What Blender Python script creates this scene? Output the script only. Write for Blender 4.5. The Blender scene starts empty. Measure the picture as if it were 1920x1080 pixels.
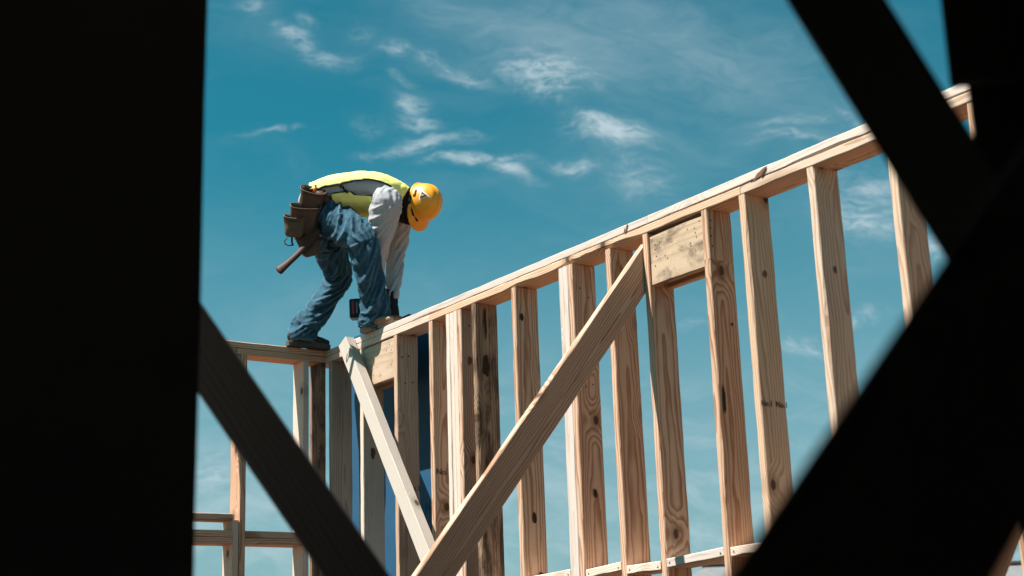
import bpy, bmesh, math, random
from mathutils import Vector, Matrix, noise
random.seed(7)
V = Vector
scene = bpy.context.scene
COL = scene.collection
R_ = math.radians

# ------------------------------------------------------------------ camera
PITCH, ROLL, ANG = R_(14.96), R_(-1.95), R_(35.1)
fw = V((0, math.cos(PITCH), math.sin(PITCH)))
r0 = V((1, 0, 0)); u0 = r0.cross(fw)
cr, sr = math.cos(ROLL), math.sin(ROLL)
CR = cr*r0 + sr*u0
CU = -sr*r0 + cr*u0
cam_d = bpy.data.cameras.new('camera')
cam = bpy.data.objects.new('camera', cam_d)
COL.objects.link(cam)
M = Matrix((CR, CU, -fw)).transposed().to_4x4()
M.translation = V((0, 0, 1.6))
cam.matrix_world = M
cam_d.sensor_width = 36.0
cam_d.lens = 36.0*2730/1920
cam_d.clip_start = 0.05
cam_d.clip_end = 3000
cam_d.dof.use_dof = True
cam_d.dof.focus_distance = 7.6
cam_d.dof.aperture_fstop = 3.4
cam_d.dof.aperture_blades = 0
scene.camera = cam

# ------------------------------------------------------------------ wall axes (corner of the two framed walls)
CW = V((-1.16240548, 8.8048043, 3.51219647))          # inner corner, underside of the top plates
dR = V((math.sin(ANG), -math.cos(ANG), 0))            # along the long wall, coming nearer
nR = V((-math.cos(ANG), -math.sin(ANG), 0))           # off the long wall, into the room
UP = V((0, 0, 1))
P0 = CW + V((0, 0, .076))
def W(t, n, z): return CW + dR*t + nR*n + UP*z

# ------------------------------------------------------------------ light
SUN_EL = R_(62.8)
sun_h = (nR*.46 - dR*.17).normalized()
sun_dir = sun_h*math.cos(SUN_EL) + UP*math.sin(SUN_EL)
sd = bpy.data.lights.new('sun', 'SUN')
sd.energy = 5.0; sd.angle = R_(0.5); sd.color = (1.0, .955, .88)
so = bpy.data.objects.new('sun', sd); COL.objects.link(so)
so.rotation_euler = sun_dir.to_track_quat('Z', 'Y').to_euler()
so.location = (-5, 5, 20)

scene.view_settings.view_transform = 'Standard'
scene.view_settings.look = 'None'
scene.view_settings.gamma = 1.0
scene.view_settings.use_curve_mapping = False
scene.view_settings.exposure = 1.1

# ------------------------------------------------------------------ node helpers
class NT:
    def __init__(s, tree): s.t = tree; s.n = tree.nodes; s.l = tree.links
    def new(s, typ, **kw):
        n = s.n.new(typ)
        for k, v in kw.items(): setattr(n, k, v)
        return n
    def put(s, sock, v):
        if v is None: return
        if hasattr(v, 'is_output') or isinstance(v, bpy.types.NodeSocket): s.l.new(v, sock)
        else: sock.default_value = v
    def m(s, op, a, b=None, c=None, clamp=False):
        n = s.new('ShaderNodeMath', operation=op); n.use_clamp = clamp
        s.put(n.inputs[0], a); s.put(n.inputs[1], b); s.put(n.inputs[2], c)
        return n.outputs[0]
    def vm(s, op, a, b=None):
        n = s.new('ShaderNodeVectorMath', operation=op)
        s.put(n.inputs[0], a); s.put(n.inputs[1], b)
        return n.outputs[0]
    def xyz(s, x, y, z):
        n = s.new('ShaderNodeCombineXYZ')
        s.put(n.inputs[0], x); s.put(n.inputs[1], y); s.put(n.inputs[2], z)
        return n.outputs[0]
    def sep(s, v):
        n = s.new('ShaderNodeSeparateXYZ'); s.put(n.inputs[0], v); return n.outputs
    def noise(s, vec, scale=1., detail=2., rough=.5, dist=0.):
        n = s.new('ShaderNodeTexNoise'); s.put(n.inputs['Vector'], vec)
        n.inputs['Scale'].default_value = scale; n.inputs['Detail'].default_value = detail
        n.inputs['Roughness'].default_value = rough; n.inputs['Distortion'].default_value = dist
        return n.outputs[0]
    def mix(s, f, a, b, mode='MIX'):
        n = s.new('ShaderNodeMix', data_type='RGBA', blend_type=mode)
        s.put(n.inputs[0], f)
        s.put(n.inputs[6], a if not isinstance(a, tuple) else (*a, 1)[:4])
        s.put(n.inputs[7], b if not isinstance(b, tuple) else (*b, 1)[:4])
        return n.outputs[2]
    def smooth(s, v, a, b, c=0., d=1.):
        n = s.new('ShaderNodeMapRange', interpolation_type='SMOOTHSTEP')
        s.put(n.inputs[0], v)
        for i, q in enumerate((a, b, c, d)): n.inputs[i+1].default_value = q
        return n.outputs[0]

# ------------------------------------------------------------------ sky
world = bpy.data.worlds.new('World'); scene.world = world
world.use_nodes = True
wt = NT(world.node_tree); wt.n.clear()
w_out = wt.new('ShaderNodeOutputWorld'); bg = wt.new('ShaderNodeBackground')
wt.l.new(bg.outputs[0], w_out.inputs[0])
bg.inputs[1].default_value = 0.05
sky = wt.new('ShaderNodeTexSky', sky_type='NISHITA'); sky.sun_disc = False
sky.sun_elevation = SUN_EL
sky.sun_rotation = math.atan2(sun_h.x, sun_h.y)
sky.air_density = 1.0; sky.dust_density = 1.0; sky.ozone_density = 1.2
tc = wt.new('ShaderNodeTexCoord')
dirv = tc.outputs['Generated']
dx, dy, dz = wt.sep(dirv)
SKY_TINT = (0.12, .85, .76)
base = wt.mix(1.0, sky.outputs[0], SKY_TINT, 'MULTIPLY')
# clouds: wisps at directions (a = x/y, b = z/y), broken up by stretched noise
dyc = wt.m('MAXIMUM', dy, .02)
ca = wt.m('DIVIDE', dx, dyc); cb = wt.m('DIVIDE', dz, dyc)
front = wt.smooth(dy, .05, .3)
p2 = wt.xyz(ca, cb, 0.)
wv = wt.new('ShaderNodeTexNoise'); wt.put(wv.inputs['Vector'], p2); wv.inputs['Scale'].default_value = 14; wv.inputs['Detail'].default_value = 4
warp = wt.vm('SCALE', wt.vm('SUBTRACT', wv.outputs[1], (.5, .5, .5)))
warp.node.inputs[3].default_value = .044
pw = wt.vm('ADD', p2, warp)
wa, wb, _ = wt.sep(pw)
CLOUDS = [  # x, y, half-length, half-height (photo grid of 1920), tilt, density
 (1030,148,85,42,14,1.0),(985,130,60,22,5,.6),(1065,195,12,14,30,.6),
 (738,100,34,12,5,.95),(800,110,40,12,18,.6),(868,138,75,13,20,.7),(560,72,36,13,22,.95),(618,108,50,14,14,.75),
 (478,18,40,16,10,.6),(582,45,22,10,20,.5),(676,72,24,14,30,.4),(690,235,50,14,8,.35),
 (775,200,28,16,16,.85),(790,232,36,10,14,.9),(793,270,85,12,-4,1.0),(690,281,36,6,-4,.7),(885,249,22,5,14,.6),
 (890,300,85,9,0,1.1),(955,318,50,13,18,1.0),(752,154,28,8,20,.6),
 (1148,256,72,22,10,1.15),(1185,300,40,20,20,.5),(1195,335,65,34,20,.6),(1075,310,44,9,8,.85),(985,290,30,8,10,.4),
 (512,250,58,4,-2,.6),(1490,225,95,10,-3,.55),(1585,216,36,9,35,.6),(1480,258,75,9,6,.6),
 (1640,355,80,34,12,.75),(1630,405,75,40,25,.95),(1745,460,40,30,10,.8),
 (1498,642,52,20,4,.9),(1625,600,44,12,-5,.8),(1300,608,40,8,-8,.6),(1265,530,40,10,10,.3),
 (405,880,70,60,0,.75),(520,700,30,8,10,.3),(520,955,90,28,3,.7),(1040,825,60,12,8,.55),(1040,890,70,22,0,.55),
 (1010,1000,80,60,0,.55),(1320,1005,70,45,0,.6),(1190,985,40,40,0,.45),(760,760,60,20,0,.3),(960,760,40,9,5,.3),
 (1180,700,60,9,5,.35),(1480,880,60,25,5,.3),
]
dens = None
def pxdir(x, y):
    d = fw*2730 + CR*(x-960) + CU*(540-y)
    return d.x/d.y, d.z/d.y
for (x, y, rx, ry, an, k) in CLOUDS:
    a0, b0 = pxdir(x, y)
    c_, s_ = math.cos(R_(-an)-ROLL*0), math.sin(R_(-an))
    sx, sy = rx*1.12/2700, (ry*1.15+3)/2700
    da = wt.m('SUBTRACT', wa, a0); db = wt.m('SUBTRACT', wb, b0)
    e1 = wt.m('MULTIPLY_ADD', da, c_/sx, wt.m('MULTIPLY', db, s_/sx))
    e2 = wt.m('MULTIPLY_ADD', da, -s_/sy, wt.m('MULTIPLY', db, c_/sy))
    q = wt.m('MULTIPLY_ADD', e1, e1, wt.m('MULTIPLY', e2, e2))
    g = wt.m('MULTIPLY', wt.m('POWER', 2.0, wt.m('MULTIPLY', q, -1.3)), k)
    dens = g if dens is None else wt.m('MAXIMUM', wt.m('MULTIPLY_ADD', g, .35, dens) if False else dens, g)
st = wt.xyz(wt.m('MULTIPLY_ADD', wa, 1.0, wt.m('MULTIPLY', wb, .6)), wt.m('MULTIPLY', wb, 2.6), .7)
n1 = wt.noise(st, 26, 9, .68, .7)
n2 = wt.noise(st, 80, 7, .68, .8)
nn = wt.m('MULTIPLY_ADD', n2, .55, wt.m('MULTIPLY', n1, .62))
cl = wt.m('MULTIPLY', dens, wt.smooth(nn, .34, .84), clamp=False)
cl = wt.m('MULTIPLY', wt.smooth(cl, .0, .92), .86)
# thin cirrus elsewhere and pale haze towards the horizon
veil = wt.m('MULTIPLY', wt.smooth(wt.noise(st, 7, 7, .62, .5), .46, .85), .13)
vn = wt.smooth(wt.m('MULTIPLY_ADD', wt.noise(st, 17, 8, .66, .9), .6, wt.m('MULTIPLY', wt.noise(st, 4.5, 5, .6, .5), .5)), .34, .78, .25, 1.0)
for (x, y, rx, ry, an, k) in ((1130, 60, 360, 120, 12, .24), (1420, 150, 330, 150, 8, .20), (830, 15, 220, 45, 20, .22), (1230, 340, 260, 70, 12, .14), (1650, 420, 150, 90, 15, .16), (480, 60, 130, 60, 15, .10)):
    a0, b0 = pxdir(x, y); c_, s_ = math.cos(R_(-an)), math.sin(R_(-an)); sx, sy = rx/2700, ry/2700
    da = wt.m('SUBTRACT', wa, a0); db = wt.m('SUBTRACT', wb, b0)
    e1 = wt.m('MULTIPLY_ADD', da, c_/sx, wt.m('MULTIPLY', db, s_/sx)); e2 = wt.m('MULTIPLY_ADD', da, -s_/sy, wt.m('MULTIPLY', db, c_/sy))
    q = wt.m('MULTIPLY_ADD', e1, e1, wt.m('MULTIPLY', e2, e2))
    veil = wt.m('MULTIPLY_ADD', wt.m('MULTIPLY', wt.m('POWER', 2.0, wt.m('MULTIPLY', q, -1.3)), k), vn, veil)
hz = wt.smooth(cb, .40, .05, 0., .66)
low = wt.m('MULTIPLY', wt.smooth(cb, .25, .08), wt.smooth(wt.noise(st, 15, 7, .62, .8), .40, .74, 0., .55))
tot = wt.m('MULTIPLY', wt.m('ADD', wt.m('MAXIMUM', cl, low), veil), front, clamp=True)
CLOUD_COL = (5.0, 6.2, 6.7, 1)
c1 = wt.mix(hz, base, (3.3, 4.5, 5.2, 1))
c2 = wt.mix(tot, c1, CLOUD_COL)
wt.l.new(c2, bg.inputs[0])

# ------------------------------------------------------------------ materials
def new_mat(name):
    mt = bpy.data.materials.new(name); mt.use_nodes = True
    t = NT(mt.node_tree); b = t.n['Principled BSDF']
    return mt, t, b
def wood(name, light, dark, ring=.0105, knots=1.0, stain=None, contrast=1.0, rough=.72, vary=.22):
    mt, t, b = new_mat(name)
    tcn = t.new('ShaderNodeTexCoord'); oi = t.new('ShaderNodeObjectInfo')
    rnd = oi.outputs['Random']
    x, y, z = t.sep(tcn.outputs['Object'])
    ra = t.m('FRACT', t.m('MULTIPLY', rnd, 17.31)); rb = t.m('FRACT', t.m('MULTIPLY', rnd, 53.7)); rc = t.m('FRACT', t.m('MULTIPLY', rnd, 131.9))
    xo = t.m('MULTIPLY_ADD', rnd, 61.0, x)
    # knots, running through the thickness
    kv = t.new('ShaderNodeTexVoronoi', feature='F1', voronoi_dimensions='2D')
    kv.inputs['Scale'].default_value = 1.0
    t.put(kv.inputs['Vector'], t.xyz(t.m('MULTIPLY', xo, 2.6), t.m('MULTIPLY_ADD', y, 4.0, t.m('MULTIPLY', ra, 9.)), 0.))
    kd = t.m('ADD', kv.outputs['Distance'], t.m('MULTIPLY', t.noise(t.xyz(xo, y, z), 45, 3, .6), .02))
    ksel = t.m('GREATER_THAN', t.sep(kv.outputs['Color'])[0], 1-.55*knots)
    # growth rings
    wob = t.noise(t.xyz(t.m('MULTIPLY', xo, 1.3), t.m('MULTIPLY', y, 9.), t.m('MULTIPLY', z, 9.)), 1., 3, .55)
    y0 = t.m('MULTIPLY_ADD', ra, .16, t.m('SUBTRACT', y, .08))
    z0 = t.m('MULTIPLY_ADD', rb, .07, t.m('ADD', z, .012))
    rr = t.m('SQRT', t.m('MULTIPLY_ADD', y0, y0, t.m('MULTIPLY', z0, z0)))
    rr = t.m('MULTIPLY_ADD', wob, .05, rr)
    rr = t.m('MULTIPLY_ADD', xo, t.m('MULTIPLY_ADD', rc, .014, .002), rr)
    kb = t.m('MULTIPLY', t.m('MULTIPLY', t.smooth(kd, .38, .05), ksel), .030)
    rr = t.m('ADD', rr, kb)
    fr = t.m('FRACT', t.m('MULTIPLY', rr, 1/ring))
    late = t.m('MULTIPLY', t.smooth(fr, .30, .90), t.smooth(fr, 1.0, .93))
    fib = t.noise(t.xyz(t.m('MULTIPLY', xo, 5.), t.m('MULTIPLY', y, 330.), t.m('MULTIPLY', z, 330.)), 1., 3, .6)
    blot = t.noise(t.xyz(t.m('MULTIPLY', xo, 2.2), t.m('MULTIPLY', y, 11.), t.m('MULTIPLY', z, 11.)), 1., 4, .6)
    f = t.m('MULTIPLY_ADD', late, .62*contrast, t.m('MULTIPLY_ADD', fib, .38*contrast, t.m('MULTIPLY_ADD', blot, .5, -.36)), clamp=True)
    c = t.mix(f, light, dark)
    hue = t.mix(ra, (1.06, 1.0, .93), (.95, .99, 1.05))
    c = t.mix(1.0, c, hue, 'MULTIPLY')
    c = t.mix(1.0, c, t.xyz(*[t.m('MULTIPLY_ADD', rb, vary, 1-vary*.75)]*3), 'MULTIPLY')
    if stain:
        sn = t.noise(t.xyz(t.m('MULTIPLY', xo, stain[1]), t.m('MULTIPLY', y, stain[2]), t.m('MULTIPLY', z, 8.)), 1., 6, .68, .6)
        c = t.mix(t.m('MULTIPLY', t.smooth(sn, stain[3], stain[4]), stain[5]), c, stain[0])
    kc = t.m('MULTIPLY', t.smooth(kd, .085, .05), ksel)
    halo = t.m('MULTIPLY', t.smooth(kd, .20, .07), t.m('MULTIPLY', ksel, .5))
    c = t.mix(halo, c, tuple(q*.55 for q in dark))
    kr = t.smooth(t.m('FRACT', t.m('MULTIPLY', kd, 42)), .2, .8)
    c = t.mix(t.m('MULTIPLY', kc, .93), c, t.mix(kr, (.035, .018, .010), (.11, .05, .025)))
    t.put(b.inputs['Base Color'], c)
    b.inputs['Roughness'].default_value = rough
    b.inputs['Specular IOR Level'].default_value = .25
    bp = t.new('ShaderNodeBump'); bp.inputs['Strength'].default_value = .35; bp.inputs['Distance'].default_value = .002
    t.put(bp.inputs['Height'], t.m('MULTIPLY_ADD', fib, .8, t.m('MULTIPLY', late, .5)))
    t.l.new(bp.outputs[0], b.inputs['Normal'])
    return mt
M_PINE = wood('pine', (.72, .535, .40), (.43, .23, .13), stain=((.30, .20, .14), 1.3, 9, .56, .84, .45))
M_FIR = wood('fir', (.73, .495, .35), (.37, .165, .085), contrast=1.2, knots=.55, stain=((.30, .20, .14), 1.3, 9, .56, .84, .5))
M_PALE = wood('pale_pine', (.74, .61, .52), (.58, .42, .32), contrast=.75, knots=.8, stain=((.30, .20, .14), 1.3, 9, .56, .84, .25))
M_BRACE = wood('weathered_brace', (.45, .41, .375), (.37, .325, .285), contrast=.6, knots=.15, stain=((.38, .33, .29), 1.6, 14, .55, .8, .5))
M_BARK = wood('waney_stud', (.46, .31, .21), (.22, .12, .07), contrast=1.3, knots=1.4, stain=((.05, .03, .02), 2.6, 16, .40, .62, .9))
M_GREY = wood('greyed_stud', (.60, .43, .325), (.34, .21, .145), contrast=1.0, stain=((.16, .12, .10), 1.5, 10, .5, .8, .5))
M_HEAD = wood('header_board', (.62, .45, .315), (.47, .305, .19), ring=.03, contrast=.8, knots=.8, stain=((.20, .125, .08), 5.0, 9, .50, .74, .6))
M_HEAD2 = wood('smudged_header', (.63, .45, .30), (.47, .30, .175), ring=.03, contrast=.8, knots=.8, stain=((.12, .085, .06), 4.0, 7, .49, .66, .8))
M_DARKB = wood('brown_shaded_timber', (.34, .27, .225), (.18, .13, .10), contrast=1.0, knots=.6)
M_DARK = wood('dark_timber', (.52, .51, .50), (.31, .30, .295), contrast=1.0, knots=.6)

def plain(name, col, rough=.6, spec=.3, nscale=0, namt=.0, bump=0., bscale=200., metal=0.):
    mt, t, b = new_mat(name)
    tcn = t.new('ShaderNodeTexCoord')
    c = (*col, 1)
    if nscale:
        nz = t.noise(tcn.outputs['Object'], nscale, 5, .6)
        c = t.mix(nz, tuple(q*(1-namt) for q in col), tuple(min(1, q*(1+namt)) for q in col))
    t.put(b.inputs['Base Color'], c)
    b.inputs['Roughness'].default_value = rough
    b.inputs['Specular IOR Level'].default_value = spec
    b.inputs['Metallic'].default_value = metal
    if bump:
        bp = t.new('ShaderNodeBump'); bp.inputs['Strength'].default_value = bump; bp.inputs['Distance'].default_value = .002
        t.put(bp.inputs['Height'], t.noise(tcn.outputs['Object'], bscale, 4, .6)); t.l.new(bp.outputs[0], b.inputs['Normal'])
    return mt
M_NAIL = plain('nail_hole', (.02, .014, .012), .8)
M_INK = plain('stamp_ink', (.06, .05, .05), .8)
M_INK_BLUE = plain('marker_ink', (.02, .12, .22), .8)
M_SHELL = plain('bare_wall_board', (.44, .45, .45), .9, .1, 3, .3)
M_SHIRT = plain('shirt_cotton', (.38, .378, .40), .9, .1, 14, .10, .25, 700)
M_VEST = plain('hi_vis_fabric', (.84, .82, .24), .75, .2, 20, .08, .2, 600)
M_VESTW = plain('reflective_tape', (.75, .76, .74), .45, .5)
M_TRIM = plain('black_piping', (.012, .012, .014), .7)
M_GAITER = plain('black_knit', (.014, .013, .016), .9, .1, 60, .3, .4, 500)
M_GLOVE = plain('black_glove', (.02, .017, .017), .75, .2, 80, .3, .3, 500)
M_SKIN = plain('skin', (.34, .18, .115), .55, .4, 30, .12)
M_LEATHER = plain('leather', (.078, .042, .028), .55, .35, 22, .45, .5, 160)
M_LEATHER2 = plain('suede_leather', (.105, .068, .044), .75, .2, 30, .4, .6, 240)
M_BOOT = plain('boot_leather', (.15, .066, .032), .65, .3, 25, .35, .4, 200)
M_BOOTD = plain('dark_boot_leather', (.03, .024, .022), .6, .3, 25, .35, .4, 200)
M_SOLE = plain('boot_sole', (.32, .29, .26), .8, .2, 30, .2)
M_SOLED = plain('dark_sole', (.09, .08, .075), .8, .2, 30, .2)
M_HANDLE = plain('oiled_handle', (.060, .022, .013), .6, .25, 40, .3)
M_STEEL = plain('hammer_steel', (.30, .30, .31), .35, .5, metal=1.)
M_TOOL = plain('tool_casing', (.015, .015, .017), .5, .4)
M_RED = plain('red_casing', (.50, .035, .04), .45, .4)
M_GREYMARK = plain('grey_print', (.32, .34, .35), .5)
M_ROOF = plain('grey_shingle', (.17, .175, .18), .9, .1, 6, .35, .4, 30)
M_STUCCO = plain('pale_stucco', (.50, .47, .43), .9, .1, 5, .1)
M_WIN = plain('window_glass', (.03, .04, .05), .1, .6)
M_CONC = plain('concrete', (.11, .09, .07), .9, .1, 2, .25, .3, 40)
def denim():
    mt, t, b = new_mat('denim')
    tcn = t.new('ShaderNodeTexCoord'); o = tcn.outputs['Object']
    n = t.noise(o, 9, 5, .62); n2 = t.noise(o, 900, 2, .5)
    g = t.new('ShaderNodeNewGeometry')
    wear = t.smooth(g.outputs['Pointiness'], .49, .56)
    c = t.mix(t.smooth(n, .3, .72), (.006, .030, .056), (.026, .090, .138))
    c = t.mix(t.m('MULTIPLY', wear, .35), c, (.15, .27, .34))
    c = t.mix(t.m('MULTIPLY', n2, .12), c, (.12, .20, .25))
    t.put(b.inputs['Base Color'], c); b.inputs['Roughness'].default_value = .88; b.inputs['Specular IOR Level'].default_value = .15
    bp = t.new('ShaderNodeBump'); bp.inputs['Strength'].default_value = .4; bp.inputs['Distance'].default_value = .002
    t.put(bp.inputs['Height'], t.noise(o, 120, 4, .6)); t.l.new(bp.outputs[0], b.inputs['Normal'])
    return mt
M_DENIM = denim()
M_SEAM = plain('denim_seam', (.11, .20, .25), .9, .1)
def helmet_mat():
    mt, t, b = new_mat('hard_hat_plastic')
    o = t.new('ShaderNodeTexCoord').outputs['Object']
    n = t.noise(o, 18, 5, .6); d = t.noise(o, 60, 4, .7)
    c = t.mix(n, (.80, .31, .012), (.86, .37, .02))
    c = t.mix(t.m('MULTIPLY', t.smooth(d, .56, .75), .35), c, (.42, .20, .03))
    t.put(b.inputs['Base Color'], c); b.inputs['Roughness'].default_value = .38; b.inputs['Specular IOR Level'].default_value = .5
    return mt
M_HAT = helmet_mat()
def wrap_mat():
    mt, t, b = new_mat('blue_sheathing')
    o = t.new('ShaderNodeTexCoord').outputs['Object']
    c = t.mix(t.noise(o, 6, 5, .6), (.009, .064, .14), (.016, .095, .19))
    t.put(b.inputs['Base Color'], c); b.inputs['Roughness'].default_value = .6
    return mt
M_WRAP = wrap_mat()
def ground_mat():
    mt, t, b = new_mat('bare_earth')
    o = t.new('ShaderNodeTexCoord').outputs['Object']
    c = t.mix(t.noise(o, .35, 7, .65), (.20, .092, .044), (.27, .13, .066))
    c = t.mix(t.m('MULTIPLY', t.noise(o, 9, 6, .7), .5), c, (.075, .045, .028))
    t.put(b.inputs['Base Color'], c); b.inputs['Roughness'].default_value = .95
    bp = t.new('ShaderNodeBump'); bp.inputs['Strength'].default_value = .6; bp.inputs['Distance'].default_value = .03
    t.put(bp.inputs['Height'], t.noise(o, 12, 6, .7)); t.l.new(bp.outputs[0], b.inputs['Normal'])
    return mt
M_GROUND = ground_mat()

# ------------------------------------------------------------------ object helpers
def thing(name, label, cat, loc, group=None, kind=None):
    o = bpy.data.objects.new(name, None); COL.objects.link(o)
    o.location = loc; o.empty_display_size = .1
    o['label'] = label; o['category'] = cat
    if group: o['group'] = group
    if kind: o['kind'] = kind
    return o
def tag(o, label, cat, group=None, kind=None):
    o['label'] = label; o['category'] = cat
    if group: o['group'] = group
    if kind: o['kind'] = kind
    return o
def world_loc(o):
    p = V(o.location); q = o.parent
    while q: p += V(q.location); q = q.parent
    return p
def link(name, me, mats, parent=None, mw=None, smooth=False):
    """me is in world coordinates unless mw gives its frame; parents are never rotated or scaled unless they are boards"""
    o = bpy.data.objects.new(name, me); COL.objects.link(o)
    for m_ in (mats if isinstance(mats, (list, tuple)) else [mats]): me.materials.append(m_)
    if smooth: me.polygons.foreach_set('use_smooth', [True]*len(me.polygons))
    mw = mw or Matrix.Identity(4)
    if parent is not None:
        o.parent = parent
        pm = parent_world(parent)
        o.matrix_local = pm.inverted() @ mw
    else:
        o.matrix_world = mw
    o['_mw'] = [c for row in mw for c in row]
    return o
def parent_world(p):
    if '_mw' in p:
        f = list(p['_mw']); return Matrix([f[0:4], f[4:8], f[8:12], f[12:16]])
    return Matrix.Translation(p.location)
def origin_mesh(bm, c):
    """shift a world-space bmesh so that its object sits at c"""
    bmesh.ops.translate(bm, vec=-V(c), verts=bm.verts)
    return Matrix.Translation(V(c))
def finish(name, bm, mats, parent=None, smooth=False, c=None):
    if c is None:
        c = sum((v.co for v in bm.verts), V())/max(1, len(bm.verts))
    mw = origin_mesh(bm, c)
    bmesh.ops.recalc_face_normals(bm, faces=bm.faces)
    me = bpy.data.meshes.new(name); bm.to_mesh(me); bm.free()
    return link(name, me, mats, parent, mw, smooth)

def board(name, a, b, wdir, w, h, mat, parent=None, seed=0, jit=.0012, bow=.003, wane=(), nails=(), bev=.0035, cuts=(0, 0), seg=None):
    """timber from a to b (centre line); w along wdir, h across. Local X runs along the grain.
       wane: (corner, s0, s1, depth, side) bark-edge losses; nails: (s, lateral, face) dots; cuts: end bevel along w"""
    a = V(a); b = V(b); L = (b-a).length
    ex = (b-a)/L
    ey = (V(wdir) - ex*V(wdir).dot(ex)).normalized(); ez = ex.cross(ey)
    mid = (a+b)/2
    rng = random.Random(seed*977+13)
    n = seg or max(6, int(L/.05))
    bm = bmesh.new(); rings = []
    by, bz = rng.uniform(-bow, bow), rng.uniform(-bow, bow)
    off = rng.uniform(0, 100)
    for i in range(n+1):
        s = i/n; x = (s-.5)*L
        hw, hh = w/2, h/2
        cy = by*math.sin(math.pi*s); cz = bz*math.sin(math.pi*s)
        pts = []
        for ci, (sy, sz) in enumerate(((1, 1), (-1, 1), (-1, -1), (1, -1))):
            d1 = bev*(1+.8*noise.noise(V((x*9+off, ci*7.1, 0)))); d2 = bev*(1+.8*noise.noise(V((x*9+off, ci*7.1, 5))))
            for (wc, s0, s1, dep, side) in wane:
                if wc == ci and s0 < s < s1:
                    k = math.sin(math.pi*(s-s0)/(s1-s0))**.6
                    k *= .55+.75*abs(noise.noise(V((x*7+off, wc*3., 2.))))+.25*noise.noise(V((x*26+off, 3., 2.)))
                    d1 += dep*k; d2 += side*k
            jy = jit*noise.noise(V((x*5+off, ci, 11.))); jz = jit*noise.noise(V((x*5+off, ci, 17.)))
            py, pz = sy*hw+cy+jy, sz*hh+cz+jz
            p1 = (py, pz-sz*d2); p2 = (py-sy*d1, pz)
            pts += [p1, p2] if (sy*sz > 0) else [p2, p1]
        xx = x
        ring = []
        for (py, pz) in pts:
            xo = 0
            if i == 0: xo = cuts[0]*(py/w)
            if i == n: xo = cuts[1]*(py/w)
            ring.append(bm.verts.new((xx+xo, py, pz)))
        rings.append(ring)
    for i in range(n):
        for k in range(8):
            bm.faces.new((rings[i][k], rings[i][(k+1) % 8], rings[i+1][(k+1) % 8], rings[i+1][k]))
    bm.faces.new(rings[0]); bm.faces.new(rings[-1][::-1])
    bmesh.ops.recalc_face_normals(bm, faces=bm.faces)
    # nail heads / holes: small raised discs on a face ('y+','y-','z+','z-')
    for (sx, lat, face, rad) in nails:
        if face[0] == 'z':
            ctr = V((sx-L/2, lat, (h/2+.0016)*(1 if face[1] == '+' else -1))); u_, v_ = V((1, 0, 0)), V((0, 1, 0))
        else:
            ctr = V((sx-L/2, (w/2+.0016)*(1 if face[1] == '+' else -1), lat)); u_, v_ = V((1, 0, 0)), V((0, 0, 1))
        vs = [bm.verts.new(ctr + (u_*math.cos(q*math.pi/4)+v_*math.sin(q*math.pi/4))*rad*(1+.35*math.sin(q*2.3+sx*90))) for q in range(8)]
        f = bm.faces.new(vs); f.material_index = 1
    me = bpy.data.meshes.new(name); bm.to_mesh(me); bm.free()
    mw = Matrix((ex, ey, ez)).transposed().to_4x4(); mw.translation = mid
    mats = [mat, M_NAIL] if nails else [mat]
    return link(name, me, mats, parent, mw)

def text_mesh(name, body, size, org, xdir, ydir, mat, parent, sx=1.0):
    cu = bpy.data.curves.new('lettering', 'FONT'); cu.body = body; cu.size = size
    cu.extrude = .0006; cu.align_x = 'CENTER'; cu.align_y = 'CENTER'
    to = bpy.data.objects.new('lettering', cu); COL.objects.link(to)
    dg = bpy.context.evaluated_depsgraph_get()
    me = bpy.data.meshes.new_from_object(to.evaluated_get(dg))
    bpy.data.objects.remove(to); bpy.data.curves.remove(cu)
    me.materials.clear()
    x = V(xdir).normalized(); y = (V(ydir)-x*V(ydir).dot(x)).normalized(); z = x.cross(y)
    for v in me.vertices: v.co.x *= sx
    mw = Matrix((x, y, z)).transposed().to_4x4(); mw.translation = V(org)
    return link(name, me, mat, parent, mw)

# ------------------------------------------------------------------ ground and slab
bm = bmesh.new(); bmesh.ops.create_grid(bm, x_segments=60, y_segments=60, size=900)
for v in bm.verts:
    d = v.co.length
    if d > 60: v.co.z += 1.2*noise.noise(v.co*.004)
ground = finish('ground', bm, M_GROUND, c=(0, 0, 0)); ground['kind'] = 'structure'
bm = bmesh.new()
bmesh.ops.create_cube(bm, size=1)
q = Matrix((dR, -nR, UP)).transposed().to_4x4()
for v in bm.verts:
    p = v.co
    v.co = W(3.6+p.x*8.4, 2.4+p.y*5.4, 0); v.co.z = .05+p.z*.10
slab = finish('concrete_slab', bm, M_CONC); slab['kind'] = 'structure'

# ------------------------------------------------------------------ long stud wall
ZB = .105-CW.z                     # underside of the bottom plate, relative to CW
STUD, DEP = .038, .140
wallR = thing('stud_wall', 'long timber stud wall with double top plate climbing to the right from the corner', 'stud wall', W(2.5, -.07, ZB))
hd = DEP/2
def hplate(t0, t1, zc, mat, seed, wane=(), off=0., **k):
    return board('top_plate', W(t0, -hd+off, zc), W(t1, -hd+off, zc), nR, DEP, STUD, mat, wallR, seed, wane=wane, bow=.002, **k)
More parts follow.
